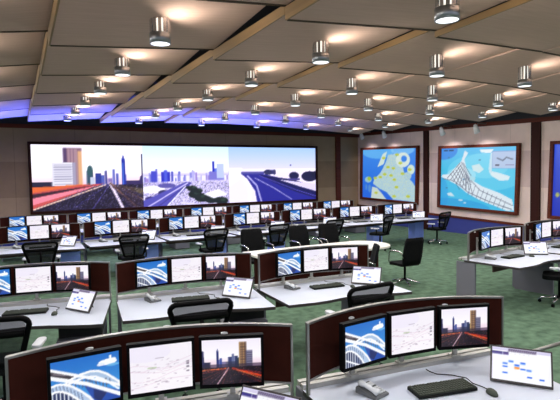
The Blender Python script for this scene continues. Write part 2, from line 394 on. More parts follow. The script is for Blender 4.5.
def pic_map_two():
    p = Pic(100, 72, (76, 196, 234)); p.grad((110, 200, 244), (70, 196, 232), 0, .4); p.ell(.04, .04, .2, .16, (50, 120, 226), .6); p.ell(.6, .4, .5, .3, (130, 222, 246), .5); p.ell(.6, .3, .3, .2, (160, 232, 250), .4); p.ell(.2, 1.0, .5, .14, (40, 150, 220), .5); p.ell(.0, .8, .12, .3, (50, 160, 226), .5)
    land = (226, 238, 246)
    p.poly([(.34, .05), (.39, .09), (.34, .2), (.38, .38), (.45, .54), (.58, .63), (.8, .72), (.95, .81), (.98, .97), (.9, .99), (.78, .94), (.57, .86), (.38, .75), (.25, .63), (.11, .55), (.01, .5), (.03, .46), (.13, .45), (.22, .32), (.3, .22), (.32, .14)], land)
    p.ell(.3, .45, .2, .12, (235, 244, 250), .35)
    for i in range(9): p.line([(.28 - i * .005 + i * .02, .26 + i * .03), (.1 + i * .045, .52 + i * .03)], .008, (70, 76, 96), asp=1.3)
    for i in range(6): p.line([(.15 + i * .035, .44 - i * .036), (.28 + i * .04, .68 - i * .03 + .02)], .008, (80, 88, 110), asp=1.3)
    p.line([(.04, .53), (.2, .56), (.4, .74), (.66, .86), (.95, .96)], .012, (110, 120, 140), asp=1.3); p.line([(.3, .24), (.42, .52), (.56, .7), (.84, .84), (.96, .9)], .01, (110, 120, 140), asp=1.3)
    for i in range(9): p.line([(.44 + i * .055, .6 + i * .03), (.4 + i * .055, .78 + i * .024)], .008, (120, 130, 150), asp=1.3)
    p.poly([(.44, .3), (.54, .27), (.6, .36), (.54, .42), (.46, .38)], (214, 236, 240)); p.poly([(.42, .46), (.5, .5), (.48, .56), (.42, .53)], (180, 224, 236))
    p.poly([(.66, .38), (.76, .4), (.92, .46), (.9, .52), (.8, .53), (.7, .46)], (224, 240, 246)); p.poly([(.54, .04), (.72, .04), (.68, .1), (.56, .09)], (236, 246, 250)); p.poly([(.68, .1), (.71, .1), (.7, .42), (.66, .36)], (206, 232, 244))
    p.poly([(.1, .78), (.16, .76), (.22, .83), (.12, .82)], (206, 230, 240)); p.ell(.3, .88, .03, .015, (206, 230, 240)); p.ell(.36, .92, .02, .012, (206, 230, 240))
    p.rect(.7, .07, .98, .34, (150, 178, 222)); p.rect(.705, .08, .975, .33, (190, 208, 236)); p.line([(.76, .18), (.83, .22), (.87, .17), (.94, .2)], .02, (120, 130, 150), asp=1.3); p.rect(.74, .28, .79, .3, (70, 60, 80)); p.rect(.86, .28, .96, .295, (150, 150, 190))
    for u, w in ((.04, .06), (.115, .07)): p.rect(u, .035, u + w, .055, (30, 60, 90))
    for u, v in ((.1, .16), (.53, .2), (.08, .68), (.32, .52)): p.rect(u, v, u + .03, v + .012, (60, 120, 160))
    return p.out(1.1)

def pic_map_three():
    p = Pic(88, 60, (38, 62, 196)); p.grad((50, 84, 214), (32, 52, 180), 0, 1)
    p.poly([(.3, .1), (.6, .06), (.9, .3), (1, .7), (.7, .95), (.45, .8), (.34, .5)], (196, 208, 190)); p.ell(.05, .7, .02, .03, (170, 176, 90)); p.ell(.5, .4, .1, .08, (206, 210, 90))
    return p.out()

def pic_tablet():
    p = Pic(60, 38, (250, 250, 254)); p.rect(0, 0, 1, .1, (214, 208, 236)); p.rect(0, .1, .02, 1, (226, 224, 244))
    p.rect(.0, .13, .19, .22, (48, 40, 130)); p.rect(.2, .13, .29, .22, (70, 50, 130)); p.rect(.28, .02, .76, .12, (96, 84, 120))
    for i in range(14): p.line([(.28 + i * .036, .12), (.3 + i * .036, .02)], .012, (170, 160, 190), asp=1.56)
    for i in range(5): p.rect(.32 + i * .075, .17, .345 + i * .075, .19, (206, 206, 226))
    for u, v in ((.29, .38), (.49, .4), (.19, .46), (.39, .48), (.19, .55), (.49, .58), (.59, .59), (.19, .74), (.6, .79), (.8, .81)): p.rect(u, v, u + .085, v + .055, (40, 120, 238))
    p.rect(.39, .55, .475, .62, (250, 150, 30))
    return p.out()

def picture_mesh(name, w, h, img, m):
    """upright picture facing -Y, centred at the origin; one vertex per picture cell"""
    nv, nu = img.shape[:2]
    x = np.linspace(-w / 2, w / 2, nu); z = np.linspace(h / 2, -h / 2, nv)
    X, Z = np.meshgrid(x, z)
    co = np.stack([X, np.zeros_like(X), Z], -1).reshape(-1, 3)
    i = np.arange(nv * nu).reshape(nv, nu)
    f = np.stack([i[1:, :-1], i[1:, 1:], i[:-1, 1:], i[:-1, :-1]], -1).reshape(-1, 4)
    me = bpy.data.meshes.new(name); me.from_pydata(co.tolist(), [], f.tolist())
    at = me.color_attributes.new('pic', 'FLOAT_COLOR', 'POINT')
    at.data.foreach_set('color', np.concatenate([img.reshape(-1, 3), np.ones((nu * nv, 1))], 1).astype(np.float32).ravel())
    me.materials.append(m); me.update()
    return me

# ------------------------------------------------------------------ camera
H = 2.26
F_PX, PITCH, ROLL, YAW = 482.17, R(2.930), R(-1.004), R(28.736)
cam = bpy.data.cameras.new('camera'); co = bpy.data.objects.new('camera', cam); C.objects.link(co)
cam.sensor_fit = 'HORIZONTAL'; cam.sensor_width = 36; cam.lens = 36 * F_PX / 560; cam.clip_start = .05; cam.clip_end = 100
fw = Vector((math.sin(YAW) * math.cos(PITCH), math.cos(YAW) * math.cos(PITCH), -math.sin(PITCH)))
r0 = Vector((math.cos(YAW), -math.sin(YAW), 0)); d0 = -(r0.cross(fw))
rr = r0 * math.cos(ROLL) - d0 * math.sin(ROLL); dd = r0 * math.sin(ROLL) + d0 * math.cos(ROLL)
co.matrix_world = Matrix(((rr.x, -dd.x, -fw.x, 0), (rr.y, -dd.y, -fw.y, 0), (rr.z, -dd.z, -fw.z, H), (0, 0, 0, 1)))
bpy.context.scene.camera = co

# ------------------------------------------------------------------ room shell
XL, XR, YB, YF, ZT = -6., 14.4, 18.44, -2., 4.9
def plane_box(lo, hi):
    return MB().box([(a + b) / 2 for a, b in zip(lo, hi)], [b - a for a, b in zip(lo, hi)])
struct('floor', plane_box((XL, YF, -.1), (XR + .2, YB + .2, 0)).mesh('floor', M['carpet']))
struct('wall_back', plane_box((XL, YB, 0), (XR + .2, YB + .2, ZT)).mesh('wall_back', M['wall']))
struct('wall_right', plane_box((XR, YF, 0), (XR + .2, YB, ZT)).mesh('wall_right', M['wallr']))
struct('ceiling', plane_box((XL, YF, ZT), (XR + .2, YB + .2, ZT + .1)).mesh('ceiling', M['plenum']))
struct('trim_1', plane_box((XL, YB - .05, 4.12), (XR, YB, ZT)).mesh('upper wall', M['upper']))
struct('trim_2', plane_box((XL, YB - .12, 3.99), (XR, YB, 4.12)).mesh('cornice', M['redwood']))
struct('trim_3', plane_box((13.08, YB - .08, 0), (13.33, YB, 3.99)).mesh('post', M['redwood']))
struct('baseboard_back', plane_box((XL, YB - .05, 0), (XR, YB, .5)).mesh('skirting', M['blueband']))

SL = .030                       # the fittings of the map wall run very slightly downhill towards the camera
def rw(lo, hi, tilt=True):      # box on the map wall: (y0, z0, depth) .. with the slope about y = 13.4
    mb = MB(); (y0, z0), (y1, z1), dep = lo, hi, rw.dep
    k = SL if tilt else 0
    vs = []
    for x in (XR - dep, XR):
        for y in (y0, y1):
            for z in (z0, z1): vs.append((x, y, z + k * (y - 13.4) if 0 < z < ZT else z))
    mb._add(vs, [(0, 1, 3, 2), (4, 6, 7, 5), (0, 4, 5, 1), (2, 3, 7, 6), (0, 2, 6, 4), (1, 5, 7, 3)])
    return mb
rw.dep = .1; struct('trim_4', rw((YF, 3.9), (YB, 4.03)).mesh('cornice', M['redwood']))
rw.dep = .05; struct('trim_5', rw((YF, 4.03), (YB, ZT)).mesh('upper wall', M['upper']))
for k, (a, b) in enumerate(((13.93, 14.16), (9.29, 9.58), (4.6, 4.85))):
    rw.dep = .09; struct('trim_%d' % (6 + k), rw((a, 0), (b, 3.9)).mesh('post', M['darkwood']))
rw.dep = .05; struct('baseboard_right', rw((YF, 0), (YB, .58)).mesh('skirting', M['blueband']))
rw.dep = .08; struct('trim_9', rw((YF, .58), (YB, .66)).mesh('dado rail', M['redwood']))

# ------------------------------------------------------------------ ceiling of folded fabric panels
XE = [-3.67, -1.63, .42, 2.43, 4.48, 6.53, 8.59, 10.6, 12.6]
BASE = [3.5, 3.66, 3.81, 3.845, 3.925, 3.965, 3.935, 3.85, 3.73]
STEP = [.17, .17, .17, .14, .08, .01, .01, .01, .02]
RISE_L = [.1, .1, .12, .06, .10, .13, .16, .19, .22]     # how far a near corner stands above the far one
RISE_R = [.2, .2, .2, .155, .125, .15, .18, .21, .24]
BOARD = [-.03, -.03, -.03, -.045, .0, .025, .025, .025, .02]    # extra height of the edge board at its near end
YE = [16.08 - 1.975 * k for k in range(9)]           # far edges of the rows
def low(i, y): return BASE[i] + .0175 * (y - 7)
def lamp_top_z(j):
    return 4.025 + .055 * (5 - j)
for i in range(8):
    for j in range(8):
        y1, y0 = YE[j] - .01, YE[j] - 1.975
        x0, x1 = XE[i], XE[i + 1] - .015
        FL, FR = low(i, y1), low(i + 1, y1) + STEP[i + 1] - .005
        NL, NR = low(i, y0) + RISE_L[i], low(i + 1, y0) + STEP[i + 1] + RISE_R[i + 1]
        t = .025
        V = [(x0, y0, NL), (x1, y0, NR), (x1, y1, FR), (x0, y1, FL)]
        mb = MB()
        mb._add(V + [(x, y, z + t) for x, y, z in V],
                [(0, 1, 2), (0, 2, 3), (4, 6, 5), (4, 7, 6), (0, 4, 5, 1), (1, 5, 6, 2), (2, 6, 7, 3), (3, 7, 4, 0)])
        o = tag(link('ceiling_panel', mb.mesh('ceiling panel', M['fabric'])), kind='structure')
        hz = lambda x: FL + (FR - FL) * (x - x0) / (x1 - x0)
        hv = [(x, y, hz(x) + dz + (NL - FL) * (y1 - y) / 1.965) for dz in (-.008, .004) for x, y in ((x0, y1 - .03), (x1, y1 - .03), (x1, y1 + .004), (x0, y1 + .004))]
        link('shade_hem', MB()._add(hv, [(0, 1, 2, 3), (4, 7, 6, 5), (0, 4, 5, 1), (1, 5, 6, 2), (2, 6, 7, 3), (3, 7, 4, 0)]).mesh('shade_hem', M['shade_hem']), o)  # lip along the far edge, darkened to paint in its shade line
        s = STEP[i]
        wv = [(x0 - .022, y0, NL - .004), (x0 - .022, y1, FL - .004), (x0 - .022, y0, NL + s + BOARD[i]), (x0 - .022, y1, FL + s - .012)]
        wv += [(x0 - .002, y, z) for _, y, z in wv]
        link('wood_edge', MB()._add(wv, [(0, 1, 3, 2), (4, 6, 7, 5), (0, 4, 5, 1), (2, 3, 7, 6), (0, 2, 6, 4), (1, 5, 7, 3)]).mesh('wood edge', M['wood'] if i < 5 else M['fabric']), o)

# ------------------------------------------------------------------ chrome ceiling lamps
def lamp_spec():
    cap = MB().lathe([(0, .02), (.1, .02), (.1, -.02), (.085, -.025), (0, -.025)], seg=24).mesh('lamp cap', M['dchrome'])
    core = MB().lathe([(.062, -.025), (.062, -.245)], seg=16).mesh('lamp glass', M['glow'])
    st = MB()
    for k in range(12):
        a = 2 * math.pi * (k + .5) / 12
        st.box((.088 * math.cos(a), .088 * math.sin(a), -.13), (.014, .031, .22), a)
    st = st.mesh('lamp bars', M['chrome'])
    col = MB().lathe([(.06, -.24), (.1, -.24), (.1, -.345), (.092, -.345), (.092, -.335)], seg=24).mesh('lamp collar', M['collar'])
    dif = MB().lathe([(0, -.343), (.092, -.34)], seg=24).mesh('lamp diffuser', M['disc'])
    return [('lamp_cap', cap), ('glass_tube', core, None, None, 'glowing glass tube'), ('chrome_bars', st), ('collar', col), ('diffuser', dif, None, None, 'bright white diffuser')]
LAMP = lamp_spec()
ORD = ['first', 'second', 'third', 'fourth', 'fifth', 'sixth', 'seventh', 'eighth', 'ninth']
def lamp_light(name, x, y, z, w):
    l = bpy.data.lights.new(name, 'SPOT'); l.energy = w; l.spot_size = R(172); l.spot_blend = .7; l.shadow_soft_size = .1; l.color = (1., .98, .96)
    o = bpy.data.objects.new(name, l); C.objects.link(o); o.location = (x, y, z); return o
for i in range(1, 8):
    for j in range(0, 8):
        x, y = 1.408 + 2.036 * (i - 2), 5.147 + 2.033 * (5 - j)
        if y < 1: continue
        z = lamp_top_z(j)
        thing('ceiling_lamp', LAMP, place(x, y, z) @ Matrix.Diagonal((1.09, 1.09, 1.03, 1)), 'chrome cylinder ceiling lamp, %s line from video wall, %s column from map wall' % (ORD[j], ORD[7 - i]), 'ceiling lamp', 'chrome cylinder lamps in the folded ceiling')
        lamp_light('lamp_light', x, y, z - .36, 118)
        l = bpy.data.lights.new('lamp_glow', 'AREA'); l.shape = 'RECTANGLE'; l.size = .16; l.size_y = .16; l.energy = 5.5; l.color = (1, .94, .84)
        o = bpy.data.objects.new('lamp_glow', l); C.objects.link(o); o.location = (x + .1, y - .1, z - .32)
        o.rotation_euler = Vector((.66, -.66, .3)).to_track_quat('-Z', 'Y').to_euler()

# ------------------------------------------------------------------ video wall and maps
def frame_mesh(w, h, b, dep, m):
    mb = MB()
    mb.box((0, 0, h / 2 + b / 2), (w + 2 * b, dep, b)); mb.box((0, 0, -h / 2 - b / 2), (w + 2 * b, dep, b))
    mb.box((-w / 2 - b / 2, 0, 0), (b, dep, h)); mb.box((w / 2 + b / 2, 0, 0), (b, dep, h))
    return mb.mesh('frame', m)
vx0, vx1, vz0, vz1 = .505, 11.91, 1.17, 3.45
vw, vh = vx1 - vx0, vz1 - vz0
pw = vw / 3
spec = [('frame', frame_mesh(vw, vh, .09, .16, M['darkwood']), (0, .02, 0)),
        ('display_panel', picture_mesh('city highway picture', vw * .325, vh, skyline(110, 66, True), M['vid']), (-vw * .3375, .0, 0), None, 'display of a highway towards tall towers'),
        ('display_panel', picture_mesh('city aerial picture', vw * .305, vh, pic_city(), M['vid']), (-vw * .0225, 0, 0), None, 'display of a pale violet city from above'),
        ('display_panel', picture_mesh('desert road picture', vw * .37, vh, pic_desert(), M['vid']), (vw * .315, 0, 0), None, 'display of a curving blue desert road'),
        ('back_panel', MB().box((0, .06, 0), (vw, .06, vh)).mesh('back panel', M['black']))]
thing('video_wall', spec, place((vx0 + vx1) / 2, YB - .1, (vz0 + vz1) / 2), 'wide glowing video wall of three city and road pictures in dark frame', 'video wall')

def wall_map(y_far, y_near, z0, z1, img, label):
    w, h = y_far - y_near, z1 - z0
    t = Matrix.Translation((XR - .075, (y_far + y_near) / 2, (z0 + z1) / 2 + 0)) @ Matrix.Rotation(-math.pi / 2, 4, 'Z') @ Matrix.Rotation(SL, 4, 'Y')
    spec = [('map_sheet', picture_mesh('map sheet', w, h, img, M['mapm']), (0, .02, 0)), ('frame', frame_mesh(w, h, .1, .13, M['redwood']), (0, 0, 0)),
            ('back_panel', MB().box((0, .045, 0), (w, .04, h)).mesh('map backing', M['black']))]
    thing('wall_map', spec, t, label, 'map', 'framed maps on the beige wall')
wall_map(18.02, 14.55, 1.12, 3.32, pic_map_one(), 'framed deep blue map with yellow-green spots next to the room corner')
wall_map(13.27, 10.08, .97, 3.12, pic_map_two(), 'framed turquoise map with a white island street grid and inset box')
wall_map(8.86, 5.6, .84, 3.0, pic_map_three(), 'framed dark blue map cut off by the picture edge')

# picture spotlights on the map wall
head = MB(); head.m = Matrix.Rotation(R(-35), 4, 'Y'); head.lathe([(0, .1), (.035, .1), (.06, .02), (.075, -.1), (.065, -.1), (.05, -.02), (0, -.02)], seg=16)
head = head.mesh('spot head', M['white'])
arm = MB().tube([(0, 0, .04), (.1, 0, .12), (.5, 0, .12)], .014, 6).mesh('spot arm', M['alu'])
for y, z, w in ((17.4, 3.98, 'blue spotted map, the one nearer the corner'), (15.9, 3.92, 'blue spotted map, the one farther from the corner'),
                (12.73, 3.78, 'turquoise map, the one nearer the corner'), (11.23, 3.73, 'turquoise map, the one farther from the corner'), (7.4, 3.63, 'dark blue map')):
    thing('spotlight', [('arm', arm), ('head', head)], place(XR - .6, y, z) @ Matrix.Diagonal((1, 1.5, 1.5, 1)), 'small white spotlight over the ' + w, 'spotlight', 'white spotlights above the maps')
    l = bpy.data.lights.new('spot_beam', 'SPOT'); l.energy = 55; l.spot_size = R(120); l.spot_blend = 1; l.shadow_soft_size = .05; l.color = (1, .93, .95)
    o = bpy.data.objects.new('spot_beam', l); C.objects.link(o); o.location = (XR - .62, y, z - .2)
    o.rotation_euler = Vector((.42, 0, -1.0)).to_track_quat('-Z', 'Y').to_euler()

# unseen blue bar added behind the back row to wash the last ceiling rows
led = MB().box((0, 0, .04), (9.6, .12, .08)).mesh('led housing', M['black'])
strip_ = MB().box((0, 0, .083), (9.5, .08, .006)).mesh('led strip', M['led'])
thing('added_led_bar', [('housing', led), ('strip', strip_)], place(3.6, 16.7), 'unseen blue light bar added on the floor behind the back row', 'light bar')
l = bpy.data.lights.new('blue_wash', 'AREA'); l.shape = 'RECTANGLE'; l.size = 9.5; l.size_y = .1; l.energy = 800; l.color = (.07, .12, 1.); l.spread = R(85)
o = bpy.data.objects.new('blue_wash', l); C.objects.link(o); o.location = (3.6, 16.7, .1)
o.rotation_euler = Vector((0, -.36, 1)).to_track_quat('-Z', 'Y').to_euler()

# ------------------------------------------------------------------ control desks
PT, PB = 1.25, .85                       # privacy screen top and bottom
def py(x): return .23 - .25 * (x / .88) ** 2
front = [(-.835, -.89), (-.7, -.905), (-.5, -.925), (-.3, -.915), (-.1, -.88), (.1, -.865), (.3, -.9), (.5, -.965), (.7, -1.015), (.835, -1.03)]
mb = MB(); mb.prism(front + [(.865, .069), (-.865, .069)], .715, .75, cap_mi=1); TOP = mb.mesh('desktop', M['edge'], M['top'])
xs = [-.858 + 1.716 * i / 22 for i in range(23)]
def strip(z0, z1, off0, off1, xs=xs):
    n = len(xs); mb = MB()
    vs = []
    for x in xs:
        for o_, z in ((off0, z0), (off1, z0), (off1, z1), (off0, z1)): vs.append((x, py(x) + o_, z))
    fs = [(0, 1, 2, 3), tuple(4 * (n - 1) + k for k in (3, 2, 1, 0))]
    for i in range(n - 1):
        a = 4 * i
        for k in range(4): fs.append((a + k, a + 4 + k, a + 4 + (k + 1) % 4, a + (k + 1) % 4))
    return mb._add(vs, fs)
def make_screen(PT):
    panel = strip(PB, PT - .01, -.012, .012).mesh('privacy screen', M['brown'])
    fr = strip(PT - .011, PT + .003, -.018, .018)
    fr2 = strip(PB - .008, PB + .006, -.016, .016)
    tmp = bpy.data.meshes.new('t'); fr2.bm.to_mesh(tmp); fr.bm.from_mesh(tmp); fr2.bm.free(); bpy.data.meshes.remove(tmp)
    for sx in (-1, 1): fr.box((sx * .857, py(.857), (PT + .745) / 2), (.015, .034, PT - .745 + .006))
    return panel, fr.mesh('screen frame', M['alu'])
SCREENS = {True: make_screen(1.25), False: make_screen(1.222)}
mb = MB()
for y in (.092, .156): mb.box((0, y, .766), (1.725, .044, .034))
RAIL = mb.mesh('mounting rail', M['satin'])
SLOT = MB().box((0, .124, .755), (1.715, .03, .012)).mesh('rail slot', M['blackgap'])
def clip(): 
    mb = MB(); n = 12
    mb.prism([(.024 * math.cos(2 * math.pi * k / n), .009 * math.sin(2 * math.pi * k / n)) for k in range(n)], -.008, .008, Matrix.Rotation(R(90), 4, 'X'))
    return mb.mesh('clip', M['white'])
CLIP = clip()
LEGL = MB().box((-.835, .05, .357), (.035, .36, .715)).mesh('end panel', M['grey'])
LEGS = MB().box((.82, -.25, .357), (.035, .72, .715)).mesh('end panel', M['grey'])
APRON = MB().box((-.2, -.42, .66), (1.2, .02, .11)).mesh('apron', M['apron'])
def ped(m):
    mb = MB(); mb.box((.58, -.45, .28), (.46, .72, .52)); mb.mi = 1; mb.box((.58, -.41, .6), (.44, .6, .12)); mb.box((.58, -.45, .01), (.42, .66, .02))
    me = mb.mesh('pedestal', m, M['blackgap']); return me
PED = ped(M['grey'])
mb = MB(); mb.box((.6, -.25, .31), (.4, .3, .6)); mb.mi = 1; mb.box((.6, -.25, .63), (.38, .28, .06)); mb.box((.6, -.25, .006), (.36, .26, .012)); PEDB = mb.mesh('pedestal', M['bluelit'], M['blackgap'])
DRW = [('drawer_front', MB().box((.58, -.818, z), (.43, .014, h)).mesh('drawer front', M['grey'])) for z, h in ((.12, .2), (.335, .2), (.49, .07))]
DRWB = [('drawer_front', MB().box((.6, -.408, z), (.37, .014, h)).mesh('drawer front', M['bluelit'])) for z, h in ((.13, .22), (.37, .22), (.545, .09))]
LEGR = MB().box((.84, .02, .357), (.02, .12, .715)).mesh('leg', M['grey'])
SIDE = MB().tube([(.86, -.085, .768), (1.75, .03, .768)], .017, 8).mesh('side rail', M['alu'])
def desk_spec(kind, row):
    SCREEN, FRAME = SCREENS[row == 1]
    sp = [('desktop', TOP), ('privacy_screen', SCREEN, None, [('screen_frame', FRAME)]), ('mounting_rail', RAIL, None, [('rail_slot', SLOT)]), ('end_panel', LEGL), ('apron', APRON)]
    for sx in (-.43, .43): sp.append(('screen_clip', CLIP, (sx, py(sx) - .016, 1.19), None, 'small white oval clip'))
    if kind == 'open': sp.append(('end_panel', LEGS))
    else:
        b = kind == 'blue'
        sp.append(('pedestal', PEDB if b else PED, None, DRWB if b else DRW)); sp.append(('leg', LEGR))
    if kind == 'front_aisle': sp.append(('side_rail', SIDE))
    return sp

# monitors
SW, SH = .376, .2895
bez = MB()
bez.box((0, 0, SH / 2 + .011), (SW + .036, .032, .022)); bez.box((0, 0, -SH / 2 - .012), (SW + .036, .032, .024))
for sx in (-1, 1): bez.box((sx * (SW / 2 + .009), 0, 0), (.018, .032, SH))
bez.box((0, .024, 0), (SW + .03, .02, SH + .04)); bez.box((0, .045, 0), (.24, .03, .2))
BEZ = bez.mesh('monitor case', M['black'])
st = MB(); st.box((0, .135, -.127), (.034, .024, .316)); st.box((0, .1, -.02), (.03, .08, .03)); st.box((0, .135, -.279), (.075, .07, .015))
STAND = st.mesh('monitor mount', M['satin'])
SCR = {k: picture_mesh(k + ' picture', SW, SH, im, M['scr']) for k, im in (('bridge', pic_bridge()), ('map', pic_map()), ('skyline', skyline(74, 58)))}
ZC = 1.073
MON = {'bridge': 'black monitor with white bridge picture', 'map': 'black monitor with pale map', 'skyline': 'black monitor with city skyline'}

# keyboard, mouse, phone, tablet
KB = MB().rbox((0, 0, .012), (.455, .17, .018), .012).mesh('keyboard body', M['keybase'])
kk = MB()
for r_ in range(6):
    for c_ in range(21):
        if (r_ == 0 and c_ in (1, 6, 11)): continue
        if r_ == 5 and 4 <= c_ <= 8: continue
        kk.box((-.21 + c_ * .021, .066 - r_ * .0262, .024), (.0165, .019, .009))
kk.box((-.084, .066 - 5 * .0262, .024), (.1, .019, .009))
KEYS = kk.mesh('keys', M['key'])
KEYB = [('case', KB), ('keys', KEYS)]
mo = MB(); mo.lathe([(0, .034), (.014, .032), (.024, .024), (.029, .012), (.03, 0), (0, 0)], seg=14)
bmesh.ops.scale(mo.bm, vec=(1, 1.75, 1), verts=mo.bm.verts[:]); MOUSE = mo.mesh('mouse body', M['key'])
cb = [(0, .05, .012), (.0, .1, .006), (-.03, .17, .005), (-.02, .26, .005), (-.09, .33, .005), (-.19, .38, .005), (-.215, .43, .005), (-.22, .48, .005)]
CABLE = MB().tube(cb, .0035, 6).mesh('mouse cable', M['black'])
MOU = [('mouse_body', MOUSE), ('cable', CABLE)]
ph = MB(); ph.m = Matrix()
ph._add([(-.09, -.11, 0), (.09, -.11, 0), (.09, .11, 0), (-.09, .11, 0), (-.09, -.11, .02), (.09, -.11, .02), (.09, .11, .055), (-.09, .11, .055)],
        [(0, 1, 2, 3), (4, 7, 6, 5), (0, 4, 5, 1), (1, 5, 6, 2), (2, 6, 7, 3), (3, 7, 4, 0)])
PH = ph.mesh('phone base', M['pgrey'], bevel=.006)
hs = MB(); hs.tube([(-.045, -.1, .045), (-.045, -.085, .058), (-.045, -.04, .062), (-.045, .04, .078), (-.045, .085, .082), (-.045, .1, .072)], [.024, .03, .021, .021, .03, .024], 10)
HS = hs.mesh('handset', M['phone'])
pd = MB()
for a in range(3):
    for b in range(4): pd.box((.02 + a * .025, -.07 + b * .025, .028 + (b * .025) * .16), (.018, .018, .01))
pd.box((.045, .06, .052), (.075, .05, .006), 0, R(9)); PAD = pd.mesh('phone keypad', M['phone'])
PHONE = [('base', PH), ('handset', HS, None, None, 'light grey handset'), ('keypad', PAD)]
TL = R(30)
tb = MB(); tb.m = Matrix.Rotation(-TL, 4, 'X')
tb.box((0, 0, .128), (.4, .022, .256)); TABB = tb.mesh('tablet case', M['edge'], bevel=.006)
ts = MB(); ts._add([(-.03, .062, .06), (.03, .062, .06), (.05, .19, .0), (-.05, .19, 0), (-.03, .128, .17), (.03, .128, .17)], [(0, 1, 2, 3), (4, 3, 2, 5), (0, 3, 4), (1, 5, 2), (0, 4, 5, 1)])
TABS = ts.mesh('tablet stand', M['edge'])
tsc = picture_mesh('tablet screen', .376, .226, pic_tablet(), M['scr'])
TAB = [('case', TABB), ('touch_screen', tsc, Matrix.Rotation(-TL, 4, 'X') @ Matrix.Translation((0, -.0125, .13))), ('stand', TABS)]

# ------------------------------------------------------------------ chairs
def task_chair_spec():
    seat = MB().rbox((0, .02, .475), (.5, .48, .07), .09, seg=4).mesh('seat', M['cloth'], bevel=.012)
    def yb(z): return -.215 - .13 * ((z - .52) / .5) ** 1.2 if z > .52 else -.215
    def ctr(w0, z0, w1, z1, r, n=5):
        c = []
        for cx, cz, a0, w in ((1, z1, 0, w1), (-1, z1, 90, w1), (-1, z0, 180, w0), (1, z0, 270, w0)):
            for k in range(n + 1):
                a = R(a0 + 90 * k / n); x = cx * (w / 2 - r) + r * math.cos(a); z = cz + (-r if cz == z1 else r) + r * math.sin(a)
                c.append((x, yb(z) + .5 * x * x * .8, z))
        return c
    ring = ctr(.44, .54, .62, 1.0, .07)
    fr = MB().tube(ring, .027, 8, closed=True).mesh('back frame', M['black'])
    # netting as a curved sheet
    mb = MB(); n = 8; rows = []
    for iz in range(n + 1):
        z = .55 + .44 * iz / n; w = .44 + .18 * (z - .54) / .46 - .03
        if iz in (0, n): w -= .07
        rows.append([(w / 2 * (2 * q / 8 - 1), yb(z) + .4 * (w / 2 * (2 * q / 8 - 1)) ** 2, z) for q in range(9)])
    vs = [p for r_ in rows for p in r_]
    fs = [(a * 9 + b, a * 9 + b + 1, a * 9 + b + 10, a * 9 + b + 9) for a in range(n) for b in range(8)]
    net = mb._add(vs, fs, True).mesh('netting', M['netting'])
    bar = MB().tube([(x, yb(.85) + .4 * x * x - .012, .85) for x in (-.27, -.15, 0, .15, .27)], .034, 6).mesh('lumbar bar', M['black'])
    spine = MB().tube([(0, -.05, .44), (0, -.2, .46), (0, -.25, .58), (0, yb(.85) - .02, .85)], .022, 8).mesh('spine', M['black'])
    sp = [('seat', seat), ('backrest', fr, None, [('netting', net), ('lumbar_bar', bar), ('spine', spine)])]
    for s in (-1, 1):
        post = MB().tube([(s * .22, -.04, .45), (s * .3, -.04, .47), (s * .31, -.03, .64)], .017, 8).mesh('arm post', M['black'])
        pad = MB().rbox((s * .31, .02, .655), (.085, .27, .032), .04, seg=4).mesh('arm pad', M['pad'], bevel=.008)
        sp.append(('armrest', post, None, [('arm_pad', pad)]))
    sp.append(('gas_lift', MB().cyl((0, 0), .028, .1, .44, 12).mesh('gas lift', M['black'])))
    for k in range(5):
        a = 2 * math.pi * k / 5 + .3
        leg = MB().tube([(.02 * math.cos(a), .02 * math.sin(a), .12), (.3 * math.cos(a), .3 * math.sin(a), .075)], [.026, .017], 8).mesh('base leg', M['chrome'])
        ca = MB(); ca.m = Matrix.Translation((.3 * math.cos(a), .3 * math.sin(a), .028)) @ Matrix.Rotation(a, 4, 'Z') @ Matrix.Rotation(R(90), 4, 'X'); ca.cyl((0, 0), .028, -.02, .02, 12)
        sp.append(('leg', leg, None, [('caster', ca.mesh('caster', M['black']))]))
    return sp
TASK = task_chair_spec()

